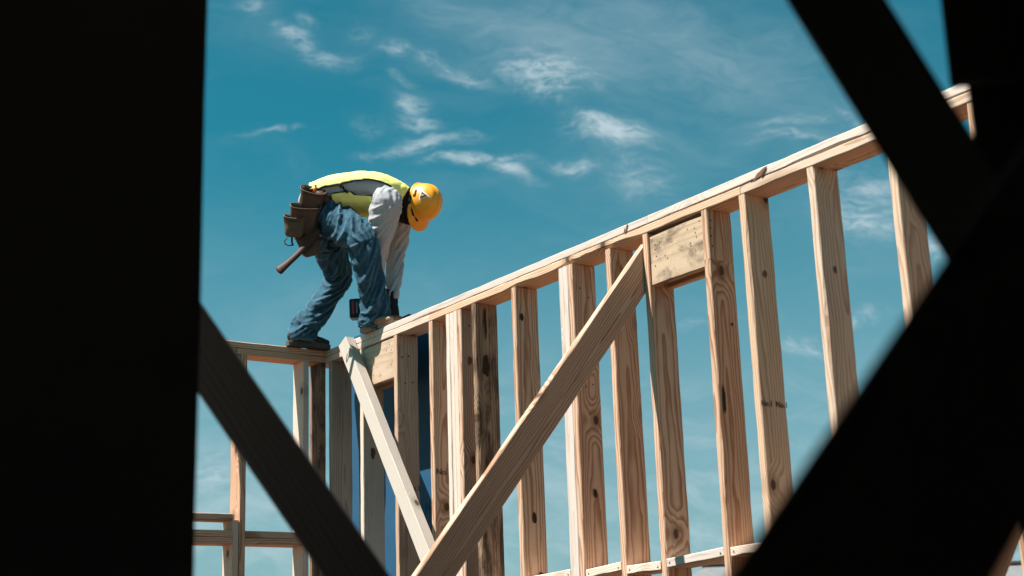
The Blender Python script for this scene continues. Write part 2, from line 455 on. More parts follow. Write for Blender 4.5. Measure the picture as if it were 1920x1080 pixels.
# lower plate in three lengths, upper in two.  local ex = dR, ey = nR (into the room), ez = ex x ey
EZ = dR.cross(nR).z
lo = 3 if EZ > 0 else 0
hi = 0 if EZ > 0 else 3
hplate(-.140, 1.215, .019, M_PALE, 1)
hplate(1.217, 3.700, .019, M_PINE, 2, wane=((lo, .47, .74, .042, .026), (lo, .30, .40, .010, .010), (lo, .80, .90, .012, .006)))
hplate(3.703, 6.60, .019, M_PINE, 3, wane=((lo, .05, .13, .010, .006),))
hplate(-.140, 3.10, .0600, M_PALE, 4, wane=((lo, .10, .17, .014, .012), (lo, .36, .46, .012, .008)), off=.001)
hplate(3.102, 6.60, .0600, M_PALE, 5, wane=((lo, .25, .36, .010, .008),), off=.0015)
board('bottom_plate', W(-.14, -hd, ZB+.019), W(6.6, -hd, ZB+.019), nR, DEP, STUD, M_PINE, wallR, 6)
studs = [  # t of the far edge, material, wane list, nails
 (.032, M_GREY, (), ()), (.425, M_PALE, (), ()), (.825, M_GREY, (), ()), (1.206, M_FIR, (), ()),
 (1.384, M_PALE, (), ()), (1.4225, M_PALE, (), ()), (1.461, M_PALE, (), ()), (1.4995, M_FIR, (), ()),
 (1.641, M_BARK, ((1, .25, .95, .022, .010), (0, .5, .9, .010, .006)), ()), (2.007, M_FIR, (), ()),
 (2.415, M_PALE, (), ()), (2.4535, M_PALE, (), ()), (2.492, M_FIR, ((3, .86, .99, .008, .006),), ()),
 (2.786, M_FIR, (), ()), (3.055, M_FIR, ((0, .3, .6, .010, .006),), ()), (3.451, M_FIR, ((0, .55, .68, .012, .004),), ()),
 (3.686, M_PINE, ((0, .82, .97, .008, .010), (0, .2, .6, .006, .006)), ()), (4.077, M_PINE, ((0, .74, .86, .006, .012),), ()), (4.482, M_PINE, (), ()),
 (4.856, M_FIR, (), ()), (5.262, M_PINE, (), ()), (5.668, M_PINE, (), ()), (6.07, M_PINE, (), ())]
stud_objs = {}
for i, (t, m_, wn, nl) in enumerate(studs):
    rs = random.Random(i*31+5)
    lean = rs.uniform(-.004, .004)
    z0, z1 = ZB+.0385, -.0006
    o = board('stud', W(t+STUD/2+lean, -hd+rs.uniform(-.001, .001), z0), W(t+STUD/2, -hd+rs.uniform(-.0015, .0015), z1), nR, DEP, STUD, m_, wallR, 40+i, wane=wn, bow=.005, jit=.0018)
    stud_objs[round(t, 3)] = o
# fire blocking between the studs, each a little higher or lower
ts = [s[0] for s in studs]
gaps = [(1.679, 2.007), (2.045, 2.415), (2.53, 2.786), (2.824, 3.055), (3.093, 3.451), (3.489, 3.686), (3.724, 4.077), (4.115, 4.482), (4.52, 4.856), (4.894, 5.262), (5.30, 5.668)]
for i, (a_, b_) in enumerate(gaps):
    dz = [-.006, -.002, 0, -.012, .004, .010, .006, -.004, .012, 0, 0][i]
    sl = [0, .012, .016, .002, .018, .004, .006, .004, 0, 0, 0][i]
    zc = -1.462+dz
    board('blocking', W(a_+.001, -hd+.001, zc-sl/2), W(b_-.001, -hd+.001, zc+sl/2), nR, DEP, STUD, M_PALE, wallR, 90+i, wane=((lo, .2, .7, .006, .004),),
          nails=((.02, .0, 'y+', .004), (b_-a_-.02, .004, 'y+', .004)))
# header boards
def header(t0, t1, top, hgt, recess, mat, seed, nails):
    zc = top-hgt/2
    return board('header', W(t0, -recess-.019, zc), W(t1, -recess-.019, zc), UP, hgt, STUD, mat, wallR, seed, nails=nails, jit=.001, bow=.001), board('header', W(t0, -.121, zc), W(t1, -.121, zc), UP, hgt, STUD, mat, wallR, seed+1)
rn = random.Random(4)
h1n = [(x_, y_, 'z-', .0034) for x_, y_ in ((.03, .06), (.07, .035), (.03, -.05), (.12, -.06), (.20, -.075), (.31, .085), (.33, .05), (.335, .03), (.335, -.02), (.325, -.035), (.27, .06))]
h2n = [(x_, y_, 'z-', .0034) for x_, y_ in ((.035, .068), (.066, .072), (.034, .045), (.04, .012), (.03, -.03), (.10, .0), (.115, -.016), (.255, .078), (.30, .072), (.305, .05), (.31, .03), (.27, .012), (.272, .0), (.30, -.03), (.335, .095))]
def face_dots(o, dots, side):
    pass
header(.464, .824, -.006, .236, .004, M_HEAD, 120, [(a_, b_, 'z+', r_) for a_, b_, _, r_ in h1n]+h1n)
header(3.094, 3.450, -.016, .230, .012, M_HEAD2, 122, [(a_, b_, 'z+', r_) for a_, b_, _, r_ in h2n]+h2n)
# grade stamps and nail holes on the broad faces (facing the near end)
def stamp(tedge, n, z, body, size, sx=1.0):
    st_ = stud_objs[round(tedge, 3)]
    text_mesh('grade_stamp', body, size, W(tedge+STUD+.0022, n, z), -nR, UP, M_INK, st_, sx)
stamp(1.206, -.055, -.835, 'No.1', .046, 1.0)
stamp(.825, -.095, -.875, 'No.1', .046, 1.0)
stamp(3.686, -.075, -.885, 'No.1  No.1', .034, .95)
def holes(tedge, pts, rad=.0035):
    bm = bmesh.new()
    for (n, z) in pts:
        c = W(tedge+STUD+.0026, n, z)
        vs = [bm.verts.new(c + (nR*math.cos(q*math.pi/4)+UP*math.sin(q*math.pi/4))*rad) for q in range(8)]
        bm.faces.new(vs)
    finish('nail_hole', bm, M_NAIL, stud_objs[round(tedge, 3)])
holes(3.451, [(-.018, -.05), (-.014, -.085), (-.016, -.12), (-.02, -.165)], .004)
holes(.825, [(-.05, -.28), (-.10, -.27), (-.075, -.12), (-.03, -.13)], .005)
holes(2.492, [(-.04, -.12), (-.09, -.16), (-.05, -.60), (-.09, -.585)], .004)
holes(1.4995, [(-.05, -.09)], .005)

M_KNOT = plain('knot_wood', (.045, .024, .014), .75, .2, 60, .5)
M_KNOTR = plain('red_knot_wood', (.20, .085, .045), .7, .2, 50, .4)
def knot(parent, c, along, across, ra, rb, mat=M_KNOT, seed=0, ring=True):
    """one irregular knot lying in a board's face"""
    c = V(c); al = V(along).normalized(); ac = V(across).normalized(); nn_ = al.cross(ac)
    bm = bmesh.new(); n = 18; vs = []
    ctr = bm.verts.new(c)
    for q in range(n):
        a = 2*math.pi*q/n; k_ = 1+.45*noise.noise(V((math.cos(a)*1.4+seed, math.sin(a)*1.4, seed*2.)))
        vs.append(bm.verts.new(c+al*math.cos(a)*ra*k_+ac*math.sin(a)*rb*k_))
    for q in range(n): bm.faces.new((ctr, vs[q], vs[(q+1) % n]))
    finish('knot', bm, mat, parent)
plates = [o for o in wallR.children if o.name.startswith('top_plate')]
FACE = .0036
knot(plates[4], W(3.830, FACE, .056), dR+UP*.35, UP, .040, .012, M_KNOTR, 1)
knot(plates[4], W(3.850, FACE+.0008, .052), dR+UP*.7, UP-dR*.3, .026, .007, M_KNOT, 2)
knot(plates[4], W(3.79, FACE, .041), dR, UP, .030, .0035, M_KNOT, 3)
knot(plates[3], W(2.955, FACE, .060), UP+dR*.5, dR, .022, .006, M_KNOTR, 4)
knot(plates[3], W(2.940, FACE+.0006, .052), UP+dR*.3, dR, .014, .003, M_KNOT, 5)
def sknot(tedge, n, z, ra, rb, mat=M_KNOT, seed=0):
    knot(stud_objs[round(tedge, 3)], W(tedge+STUD+.0042, n, z), UP, -nR, ra, rb, mat, seed)
sknot(2.007, -.035, -.155, .020, .010, M_KNOT, 6); sknot(2.007, -.070, -1.165, .026, .013, M_KNOT, 7); sknot(2.007, -.095, -1.44, .017, .012, M_KNOT, 8)
sknot(3.451, -.022, -.835, .060, .008, M_KNOT, 9); sknot(3.451, -.10, -.50, .007, .006, M_KNOT, 10)
sknot(1.641, -.055, -.34, .055, .022, M_KNOT, 11); sknot(1.641, -.06, -.10, .09, .007, M_KNOT, 12)
sknot(1.4995, -.05, -.28, .022, .012, M_KNOTR, 13); sknot(3.686, -.08, -.34, .016, .010, M_KNOTR, 14)
sknot(4.077, -.07, -.42, .014, .008, M_KNOTR, 15); sknot(.425, -.06, -.62, .035, .014, M_KNOTR, 16); sknot(2.492, -.075, -1.10, .020, .012, M_KNOT, 17)

# ------------------------------------------------------------------ short stud wall (far left)
wallL = thing('stud_wall', 'short shaded stud wall with window sill at far left, the rear boot resting on it', 'stud wall', W(-.07, .9, ZB))
dL = nR
def lboard(name, n0, n1, z, w, mat, seed, off=0., **k):
    return board(name, W(-hd+off, n0, z), W(-hd+off, n1, z), dR, w, STUD, mat, wallL, seed, bow=.001, **k)
lboard('top_plate', .0015, .595, .019, DEP, M_FIR, 201)
lboard('top_plate', .600, 2.6, .019, DEP, M_FIR, 202)
lboard('top_plate', .0015, 2.6, .0585, DEP, M_FIR, 203, off=.001)
lboard('bottom_plate', .002, 2.6, ZB+.019, DEP, M_PINE, 204)
for i, (n, m_) in enumerate(((.004, M_BARK), (.120, M_PALE), (.528, M_FIR), (1.46, M_PINE), (1.90, M_PINE), (2.3, M_PINE))):
    board('stud', W(-hd, n+STUD/2, ZB+.0385), W(-hd, n+STUD/2, -.0006), dR, DEP, STUD, m_, wallL, 210+i, bow=.003)
board('trimmer', W(-hd-.002, .5665+STUD/2, ZB+.0385), W(-hd-.002, .5665+STUD/2, -.982), dR, DEP, STUD, M_PALE, wallL, 221)
board('header', W(-.03, .568, -.12), W(-.03, 1.459, -.12), UP, .235, STUD, M_FIR, wallL, 222)
lboard('window_sill', .605, 1.459, -.982+.018, DEP, M_FIR, 223)
lboard('blocking', .605, 1.459, -1.060, DEP, M_FIR, 224)
lboard('blocking', .605, 1.459, -1.1, DEP, M_FIR, 225)
lboard('blocking', .159, .527, -1.060, DEP, M_FIR, 226)
lboard('blocking', .159, .527, -1.1, DEP, M_FIR, 227)

# ------------------------------------------------------------------ blue sheathing behind the corner
def sheet(t0, t1, z0, z1, n):
    bm = bmesh.new()
    nx, nz = 14, 40
    g = [[[bm.verts.new(W(t0+(t1-t0)*i/nx, n-.011*k+.004*noise.noise(V((i*.4, j*.2, 3))), z0+((z1 if t0+(t1-t0)*i/nx < .60 else z1-.10)-z0)*j/nz)) for j in range(nz+1)] for i in range(nx+1)] for k in (0, 1)]
    for k in (0, 1):
        for i in range(nx):
            for j in range(nz):
                bm.faces.new((g[k][i][j], g[k][i+1][j], g[k][i+1][j+1], g[k][i][j+1]))
    for i in range(nx):
        for j in (0, nz): bm.faces.new((g[0][i][j], g[0][i+1][j], g[1][i+1][j], g[1][i][j]))
    for j in range(nz):
        for i in (0, nx): bm.faces.new((g[0][i][j], g[0][i][j+1], g[1][i][j+1], g[1][i][j]))
    return bm
panel = finish('sheathing_panel', sheet(-.30, 1.08, ZB, .212, -.25), M_WRAP)
tag(panel, 'blue sheathing sheet behind the studs at the wall corner', 'sheathing')
text_mesh('lettering', 'Na', .10, W(.775, -.244, -.97), dR, UP, M_INK_BLUE, panel, .8)

# ------------------------------------------------------------------ braces
b1 = board('diagonal_brace', W(.345, .047, .058), W(1.51, .18, -1.365), (nR*.985+dR*.145+UP*.095), .070, .082, M_BRACE, None, 301, bow=.004, cuts=(.02, 0.))
tag(b1, 'pale weathered brace slanting down right from the wall corner across the first header', 'brace')
bd = V((0, 0, 0))
s_ = -1.205; dn = math.sqrt(1+s_*s_)
def B2(n, t): return W(t, n, -.168+s_*n)
b2 = board('diagonal_brace', B2(-.085, 3.035), B2(2.68, 3.035), UP, .140, STUD, M_FIR, None, 302, bow=.004, cuts=(.0, .0), wane=((0, .30, .36, .01, .012),))
tag(b2, 'long brown plank brace leaning against the stud beside the right header board', 'brace')
s3 = -1.24
def B3(n): return W(4.915, n, -1.31+s3*n)
b3 = board('diagonal_brace', B3(-.05), B3(1.6), UP, .140, STUD, M_FIR, None, 303)
tag(b3, 'brown brace half hidden behind the dark beam in the lower right corner', 'brace')

# ------------------------------------------------------------------ left wall edge, and an unseen room shell added to darken the foreground
shell = thing('shading_house_shell', 'black unlit wall edge filling the left side, front of an added shading shell', 'house', V((0, 0, 0)))
def boxpart(name, x0, x1, y0, y1, z0, z1, mat, parent):
    bm = bmesh.new(); bmesh.ops.create_cube(bm, size=1)
    for v in bm.verts:
        v.co = V(((x0+x1)/2+v.co.x*(x1-x0), (y0+y1)/2+v.co.y*(y1-y0), (z0+z1)/2+v.co.z*(z1-z0)))
    return finish(name, bm, mat, parent)
bm = bmesh.new()                                       # front wall left of the opening, its edge slightly rough
N_ = 60
for i in range(N_+1):
    z = .12+3.23*i/N_
    e = -.4985+.0022*noise.noise(V((z*3, 1, 1)))+.0008*noise.noise(V((z*25, 1, 1)))
    for (x, y) in ((-4.1, 2.25), (e, 2.25), (e-.07, 2.40), (-4.1, 2.40)): bm.verts.new((x, y, z))
bm.verts.ensure_lookup_table()
for i in range(N_):
    for k in range(4): bm.faces.new([bm.verts[q_] for q_ in (i*4+k, i*4+(k+1) % 4, i*4+4+(k+1) % 4, i*4+4+k)])
bm.faces.new(bm.verts[0:4]); bm.faces.new(bm.verts[-4:])
finish('front_wall', bm, M_SHELL, shell)
boxpart('front_wall', .80, 4.1, 1.90, 2.02, .12, 3.35, M_SHELL, shell)  # unseen, added to close off light right of the opening
boxpart('shade_side_wall', -4.22, -4.102, -3.1, 2.40, .12, 3.35, M_SHELL, shell)  # side walls, rear wall and floor: out of view, added to enclose the dark
boxpart('shade_side_wall', 4.102, 4.22, -3.1, 2.02, .12, 3.35, M_SHELL, shell)
boxpart('shade_rear_wall', -4.22, 4.22, -3.22, -3.102, .12, 3.35, M_SHELL, shell)
boxpart('shade_ceiling', -4.3, 4.3, -3.3, 3.10, 3.352, 3.45, M_SHELL, shell)  # added overhead, carried past the front wall to keep sun off the beams
boxpart('shell_floor', -4.22, 4.22, -3.22, 2.40, .02, .118, M_SHELL, shell)

M_BLK = wood('shade_black_timber', (.07, .062, .055), (.04, .035, .03))  # timber blackened in its colour, standing in for deep shade on post and block
def fboard(a, b, w, h, seed, label, name='diagonal_beam', facing=V((0, 1, 0)), cat='beam', mat=None):
    a, b = V(a), V(b)
    wd = (b-a).cross(facing)
    o = board(name, a, b, wd, w, h, mat or M_DARK, None, seed, bow=.002, jit=.0008, bev=.003, seg=40)
    return tag(o, label, cat)
# lower left
sl = -1.478
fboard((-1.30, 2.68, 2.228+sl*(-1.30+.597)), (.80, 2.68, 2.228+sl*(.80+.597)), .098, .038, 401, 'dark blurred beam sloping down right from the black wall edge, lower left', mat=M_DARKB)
# upper right
fboard((-.045, 1.60, 3.30), (.66, 1.60, 3.30-2.10*.705), .097, .030, 402, 'black beam crossing the upper right corner down to the right', facing=V((.42, 1.6, .55)))
# lower right
A_ = V((.1344, .9676, 1.6597)); B_ = V((.3369, 1.0778, 1.9059)); D_ = (B_-A_).normalized()
vw = ((A_+B_)/2 - V((0, 0, 1.6))).normalized()
pw_ = D_.cross(vw).normalized()
if pw_.z > 0: pw_ = -pw_
cen = (A_+B_)/2 + pw_*.0705
fboard(cen-D_*2.0, cen+D_*1.15, .141, .038, 403, 'widest black beam rising to the right across the lower right corner', facing=vw)
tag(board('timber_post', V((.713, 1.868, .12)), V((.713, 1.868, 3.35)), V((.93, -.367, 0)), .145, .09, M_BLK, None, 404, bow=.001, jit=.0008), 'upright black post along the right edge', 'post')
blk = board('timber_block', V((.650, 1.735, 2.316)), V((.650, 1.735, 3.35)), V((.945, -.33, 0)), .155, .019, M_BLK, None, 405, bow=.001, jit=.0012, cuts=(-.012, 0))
tag(blk, 'short black board end nailed beside the right post, above the wall plate end', 'board')

# ------------------------------------------------------------------ far houses
def far_house(loc, w, d, eave, ridge, hip, label):
    h = thing('distant_house', label, 'house', loc)
    x0, y0 = loc[0], loc[1]
    boxpart('wall', x0-w/2+.4, x0+w/2-.4, y0-d/2+.4, y0+d/2-.4, 0, eave, M_STUCCO, h)
    bm = bmesh.new()
    c = [V((x0+sx*w/2, y0+sy*d/2, eave)) for sx, sy in ((-1, -1), (1, -1), (1, 1), (-1, 1))]
    lowc = [p - V((0, 0, .16)) for p in c]
    r = [V((x0-w/2+hip, y0, ridge)), V((x0+w/2-hip, y0, ridge))]
    vc = [bm.verts.new(p) for p in c]; vl = [bm.verts.new(p) for p in lowc]; vr = [bm.verts.new(p) for p in r]
    bm.faces.new((vc[0], vc[1], vr[1], vr[0])); bm.faces.new((vc[1], vc[2], vr[1])); bm.faces.new((vc[2], vc[3], vr[0], vr[1])); bm.faces.new((vc[3], vc[0], vr[0]))
    for k in range(4): bm.faces.new((vc[k], vc[(k+1) % 4], vl[(k+1) % 4], vl[k]))
    bm.faces.new(vl)
    rf = finish('roof', bm, M_ROOF, h)
    bm = bmesh.new()
    tube(bm, [r[0]+V((-.1, 0, .03)), r[1]+V((.1, 0, .03))], .09, 6)
    finish('ridge_cap', bm, M_BOOTD, rf)
    for k in (-.3, .3):
        boxpart('window', x0+k*w-.6, x0+k*w+.6, y0-d/2+.38, y0-d/2+.46, 1.0, 2.1, M_WIN, h)
def tube(bm, pts, r, n=8, closed=False, r1=None):
    pts = [V(p) for p in pts]; m = len(pts); rings = []
    prev = None
    for i, p in enumerate(pts):
        if closed: t = pts[(i+1) % m]-pts[i-1]
        else: t = pts[min(i+1, m-1)]-pts[max(i-1, 0)]
        t = t.normalized() if t.length > 1e-9 else V((0, 0, 1))
        if prev is None:
            a_ = V((0, 0, 1)) if abs(t.z) < .9 else V((1, 0, 0))
            prev = t.cross(a_).normalized()
        prev = (prev - t*prev.dot(t)).normalized()
        q = t.cross(prev)
        rad = r if r1 is None else r+(r1-r)*i/(m-1)
        rings.append([bm.verts.new(p+(prev*math.cos(2*math.pi*k/n)+q*math.sin(2*math.pi*k/n))*rad) for k in range(n)])
    fs = []
    for i in range(m if closed else m-1):
        A, B = rings[i], rings[(i+1) % m]
        for k in range(n): fs.append(bm.faces.new((A[k], A[(k+1) % n], B[(k+1) % n], B[k])))
    if not closed:
        fs.append(bm.faces.new(rings[0])); fs.append(bm.faces.new(rings[-1]))
    return fs
far_house(V((6.1, 38.5, 0)), 8.2, 7, 2.75, 4.22, 2.8, 'grey roofed house in the distance below the blocking')
far_house(V((15.4, 45, 0)), 8.0, 7, 2.9, 4.40, 2.6, 'grey roof of a distant house peeking in the lower right corner')

# ------------------------------------------------------------------ the worker
def catmull(pts, sub):
    out = []; n = len(pts)
    for i in range(n-1):
        p0, p1, p2, p3 = pts[max(i-1, 0)], pts[i], pts[i+1], pts[min(i+2, n-1)]
        for k in range(sub):
            t = k/sub
            out.append([.5*((2*b)+(-a+c)*t+(2*a-5*b+4*c-d)*t*t+(-a+3*b-3*c+d)*t**3) for a, b, c, d in zip(p0, p1, p2, p3)])
    out.append(list(pts[-1])); return out
def loft(bm, pts, side=(0, 1, 0), n=18, sub=4, cap=True):
    """pts: (x, y, z, r_side, r_up)"""
    pts = [tuple(p) if len(p) == 5 else (*p, p[3]) for p in pts]
    P = catmull(pts, sub); rings = []
    side = V(side); m = len(P)
    frames = []
    for i in range(m):
        t = (V(P[min(i+1, m-1)][:3])-V(P[max(i-1, 0)][:3])).normalized()
        s = (side - t*side.dot(t))
        if s.length < .05: s = V((1, 0, 0)) - t*t.x
        s.normalize(); frames.append((V(P[i][:3]), t, s, t.cross(s), max(P[i][3], .002), max(P[i][4], .002)))
    seq = list(frames)
    if cap:
        c, t, s, u, ra, rb = frames[0]; q = min(ra, rb)
        seq = [(c-t*q*math.sin(a), t, s, u, ra*math.cos(a), rb*math.cos(a)) for a in (1.35, .95, .5)] + seq
        c, t, s, u, ra, rb = frames[-1]; q = min(ra, rb)
        seq += [(c+t*q*math.sin(a), t, s, u, ra*math.cos(a), rb*math.cos(a)) for a in (.5, .95, 1.35)]
    for (c, t, s, u, ra, rb) in seq:
        rings.append([bm.verts.new(c+s*ra*math.cos(2*math.pi*k/n)+u*rb*math.sin(2*math.pi*k/n)) for k in range(n)])
    for i in range(len(rings)-1):
        for k in range(n): bm.faces.new((rings[i][k], rings[i][(k+1) % n], rings[i+1][(k+1) % n], rings[i+1][k]))
    bm.faces.new(rings[0]); bm.faces.new(rings[-1])
    return frames
def ell(bm, c, axes, rad, n=16):
    c = V(c)
    r = bmesh.ops.create_uvsphere(bm, u_segments=n, v_segments=n//2+2, radius=1)
    for v in r['verts']:
        p = v.co.copy(); v.co = c + axes[0]*p.x*rad[0] + axes[1]*p.y*rad[1] + axes[2]*p.z*rad[2]
XYZ = (V((1, 0, 0)), V((0, 1, 0)), V((0, 0, 1)))
def fuse(bm, voxel, smooth_it=3, disp=None, smooth_f=.5):
    """one continuous skin round everything in bm"""
    bmesh.ops.recalc_face_normals(bm, faces=bm.faces)
    me = bpy.data.meshes.new('fuse'); bm.to_mesh(me); bm.free()
    o = bpy.data.objects.new('fuse', me); COL.objects.link(o)
    m_ = o.modifiers.new('r', 'REMESH'); m_.mode = 'VOXEL'; m_.voxel_size = voxel
    s = o.modifiers.new('s', 'SMOOTH'); s.iterations = smooth_it; s.factor = smooth_f
    dg = bpy.context.evaluated_depsgraph_get()
    me2 = bpy.data.meshes.new_from_object(o.evaluated_get(dg))
    bpy.data.objects.remove(o); bpy.data.meshes.remove(me)
    b2_ = bmesh.new(); b2_.from_mesh(me2); bpy.data.meshes.remove(me2)
    if disp:
        b2_.normal_update()
        mv = [(v, v.normal*disp(v.co, v.normal)) for v in b2_.verts]
        for v, d in mv: v.co += d
    return b2_
PW = P0.copy()
def stance(p):
    """hips and back stand over the line between the two boots, a little behind the near one"""
    q = PW+p; e = V((0, 0, 1.6)); k = max(0., min(1., (p.z-.1)/.5))
    return e+(q-e)*(1+.0175*k)
def place(name, bm, mat, parent, smooth=True):
    for v in bm.verts: v.co = stance(v.co)
    return finish(name, bm, mat, parent, smooth)
def seg_coord(p, lines):
    best = None
    for li, L in enumerate(lines):
        acc = 0
        for a, b in zip(L[:-1], L[1:]):
            a3, b3 = V(a[:3]), V(b[:3]); ab = b3-a3
            t = max(0, min(1, (p-a3).dot(ab)/ab.length_squared)); q = a3+ab*t
            d = (p-q).length
            if best is None or d < best[0]: best = (d, li, acc+ab.length*t, q, ab.normalized())
            acc += ab.length
    return best

worker = thing('person', 'worker in yellow hard hat, hi-vis vest and jeans bending over on top of the wall', 'person', PW+V((.05, -.2, 0)))

legR = [(.085, -.55, .70, .112), (.19, -.63, .60, .112), (.295, -.69, .490, .094), (.318, -.655, .40, .084), (.330, -.625, .335, .078), (.350, -.55, .19, .075), (.352, -.50, .115, .083), (.337, -.480, .062, .084), (.326, -.470, .030, .082)]
legL = [(.060, -.37, .69, .108), (.050, -.27, .595, .100), (.098, -.175, .455, .078), (.085, -.155, .40, .074), (.015, -.14, .29, .073), (-.055, -.125, .20, .074), (-.118, -.118, .125, .083), (-.134, -.125, .060, .085), (-.138, -.127, .034, .083)]
pelv = [(.085, -.505, .815, .158, .100), (.035, -.475, .745, .172, .128), (.040, -.465, .665, .160, .122), (.065, -.46, .60, .10, .085)]
tors = [(.0, -.485, .798, .165, .100), (.10, -.50, .832, .162, .104), (.25, -.525, .845, .172, .106), (.38, -.533, .828, .185, .108), (.455, -.53, .805, .160, .098), (.515, -.52, .778, .090, .080)]
armR = [(.420, -.640, .770, .080), (.444, -.688, .712, .092), (.415, -.65, .61, .082), (.388, -.58, .50, .058), (.366, -.50, .38, .046), (.350, -.43, .26, .038)]
armL = [(.455, -.40, .80, .085), (.474, -.35, .755, .086), (.478, -.31, .66, .070), (.462, -.30, .524, .056), (.452, -.35, .34, .046), (.447, -.385, .235, .036)]
# body under the clothes: one continuous surface with head, face, hands and feet
CRN = V((.80, -.55, -.05)).normalized(); FCE = (V((-.12, 0, -1)) - CRN*V((-.12, 0, -1)).dot(CRN)).normalized(); SDE = CRN.cross(FCE)
HR = V((.636, -.520, .768))          # centre of the hat's rim
HA = (CRN, FCE, SDE)
def thin(L, k, d=0): return [(*p[:3], *[q*k-d for q in p[3:]]) for p in L]
def hand_parts(bm, wrist, kn, nrm, curl, k=1.0, fl=.075):
    """palm from wrist to knuckles kn, fingers curling away from nrm (back of the hand)"""
    wrist, kn, nrm = V(wrist), V(kn), V(nrm)
    d = (kn-wrist).normalized(); nrm = (nrm-d*nrm.dot(d)).normalized(); s = d.cross(nrm)
    loft(bm, [(*wrist, .026*k, .021*k), (*(wrist+(kn-wrist)*.5), .037*k, .019*k), (*kn, .041*k, .014*k)], side=s, n=12, sub=3)
    for i, (off, ln, r) in enumerate(((-.030, .80, .0078), (-.010, 1.0, .0088), (.010, 1.06, .0090), (.030, .95, .0088))):
        p = kn+s*off*k; a = 0; pts = [(*(p-d*.012), r*k, r*k)]
        for j, (sg, cu) in enumerate(((.45, curl*.55), (.32, curl*.9), (.23, curl*.7))):
            a += cu*(1+.12*(i-1.5)*.5)
            p = p + (d*math.cos(a)-nrm*math.sin(a))*fl*ln*sg*k
            pts.append((*p, r*k*(1-.06*(j+1)), r*k*(1-.06*(j+1))))
        loft(bm, pts, side=s, n=8, sub=3)
    p = wrist+(kn-wrist)*.35+s*.030*k
    pts = [(*p, .011*k, .011*k)]
    for sg, q in ((.030, .35), (.026, .15), (.020, .0)):
        p = p + (d*.75+s*q-nrm*.45).normalized()*sg*k; pts.append((*p, .0095*k, .0095*k))
    loft(bm, pts, side=nrm, n=8, sub=3)
HANDL = ((.447, -.392, .215), (.456, -.425, .118), (.55, -.75, .1), .75)
HANDR = ((.350, -.428, .255), (.330, -.392, .190), (.5, -.3, .6), 1.25)
bm = bmesh.new()
loft(bm, thin(legR[:-2], .58)); loft(bm, thin(legL[:-2], .58)); loft(bm, thin(pelv, .70)); loft(bm, thin(tors, .88)); loft(bm, thin(armR, .78)); loft(bm, thin(armL, .78))
loft(bm, [(.49, -.52, .80, .062, .062), (.56, -.50, .775, .058, .060)])
ell(bm, HR-CRN*.015, HA, (.100, .092, .074)); ell(bm, HR-CRN*.085+FCE*.028, HA, (.062, .066, .056))
ell(bm, HR-CRN*.045+FCE*.100, HA, (.026, .020, .014)); ell(bm, HR-CRN*.022+FCE*.086, HA, (.012, .016, .055)); ell(bm, HR-CRN*.118+FCE*.070, HA, (.020, .022, .024))
ell(bm, HR-CRN*.080+FCE*.090, HA, (.008, .010, .026)); ell(bm, HR-CRN*.092+FCE*.088, HA, (.008, .010, .024))
for sg in (1, -1): ell(bm, HR-CRN*.035+SDE*.078*sg-FCE*.012, HA, (.032, .018, .012))
hand_parts(bm, *HANDL, k=.88); hand_parts(bm, *HANDR, k=.88)
for a, b in (((.31, -.48, .05), (.46, -.595, .04)), ((-.14, -.125, .05), (-.03, -.05, .04))): loft(bm, [(*a, .033, .035), (*b, .036, .024)])
place('body', fuse(bm, .0055, 3), M_SKIN, worker)

def fold(lines, amp, freq, twist=1.6, seed=0.):
    def f(p, n):
        d, li, s, q, t = seg_coord(p, lines)
        rad = (p-q); rad -= t*rad.dot(t)
        rad = rad.normalized() if rad.length > 1e-6 else n
        w = s*freq + twist*rad.x + twist*.8*rad.y + li*7.3 + seed
        r1 = noise.noise(V((w, rad.z*.9+seed, rad.y*.9+li*3.)))
        r2 = noise.noise(V((w*2.1+9, rad.z*1.6, rad.x*1.6+seed)))
        v = (1-2.1*abs(r1))*.62 + r2*.30 + noise.noise(p*42)*.10
        return amp(li, s)*1.75*(v-.30)
    return f
def jamp(li, s):
    # creases bunch behind the knee, at the groin and above the boot
    base = .011
    for c, w, a in ((.05, .12, .010), (.33, .10, .009), (.62, .10, .011), (.74, .07, .008)): base += a*math.exp(-((s-c)/w)**2)
    return base
bm = bmesh.new(); loft(bm, legR, cap=False); loft(bm, legL, cap=False); loft(bm, pelv)
for L in (legR, legL): pass
b_ = fuse(bm, .0065, 2, fold((legR, legL), jamp, 15., 1.6))
jeans = place('jeans', b_, M_DENIM, worker)
def ring_on(L, i, k=1.0, dr=.003, n=28, tilt=(0, 0, 0)):
    c = V(L[i][:3]); t = (V(L[i][:3])-V(L[i-1][:3])).normalized(); t = V((t.x*.3, t.y*.3, -1)).normalized()
    s = t.cross(V((0, 1, 0))).normalized(); u = t.cross(s)
    return [c+(s*math.cos(2*math.pi*k_/n)+u*math.sin(2*math.pi*k_/n))*(L[i][3]*k+dr)+V((0, 0, .006*noise.noise(V((k_*.5, i, 1))))) for k_ in range(n)]
for L in (legR, legL):
    bm = bmesh.new()
    tube(bm, ring_on(L, len(L)-1, .95, -.003), .0050, 6, True)
    tube(bm, [p+V((0, 0, .022)) for p in ring_on(L, len(L)-1, .96, .0005)], .0022, 5, True)
    place('hem', bm, M_SEAM, jeans)
bm = bmesh.new(); loft(bm, tors); loft(bm, armR); loft(bm, armL)
def samp(li, s): return .005 if li == 0 else .009+.006*math.exp(-((s-.22)/.12)**2)
place('shirt', fuse(bm, .0065, 3, fold((tors, armR, armL), samp, 15., 1.5, 4.)), M_SHIRT, worker)
bm = bmesh.new(); loft(bm, [(.468, -.528, .812, .092, .088), (.515, -.523, .782, .092, .100), (.560, -.518, .755, .088, .112), (.600, -.515, .745, .080, .108)])
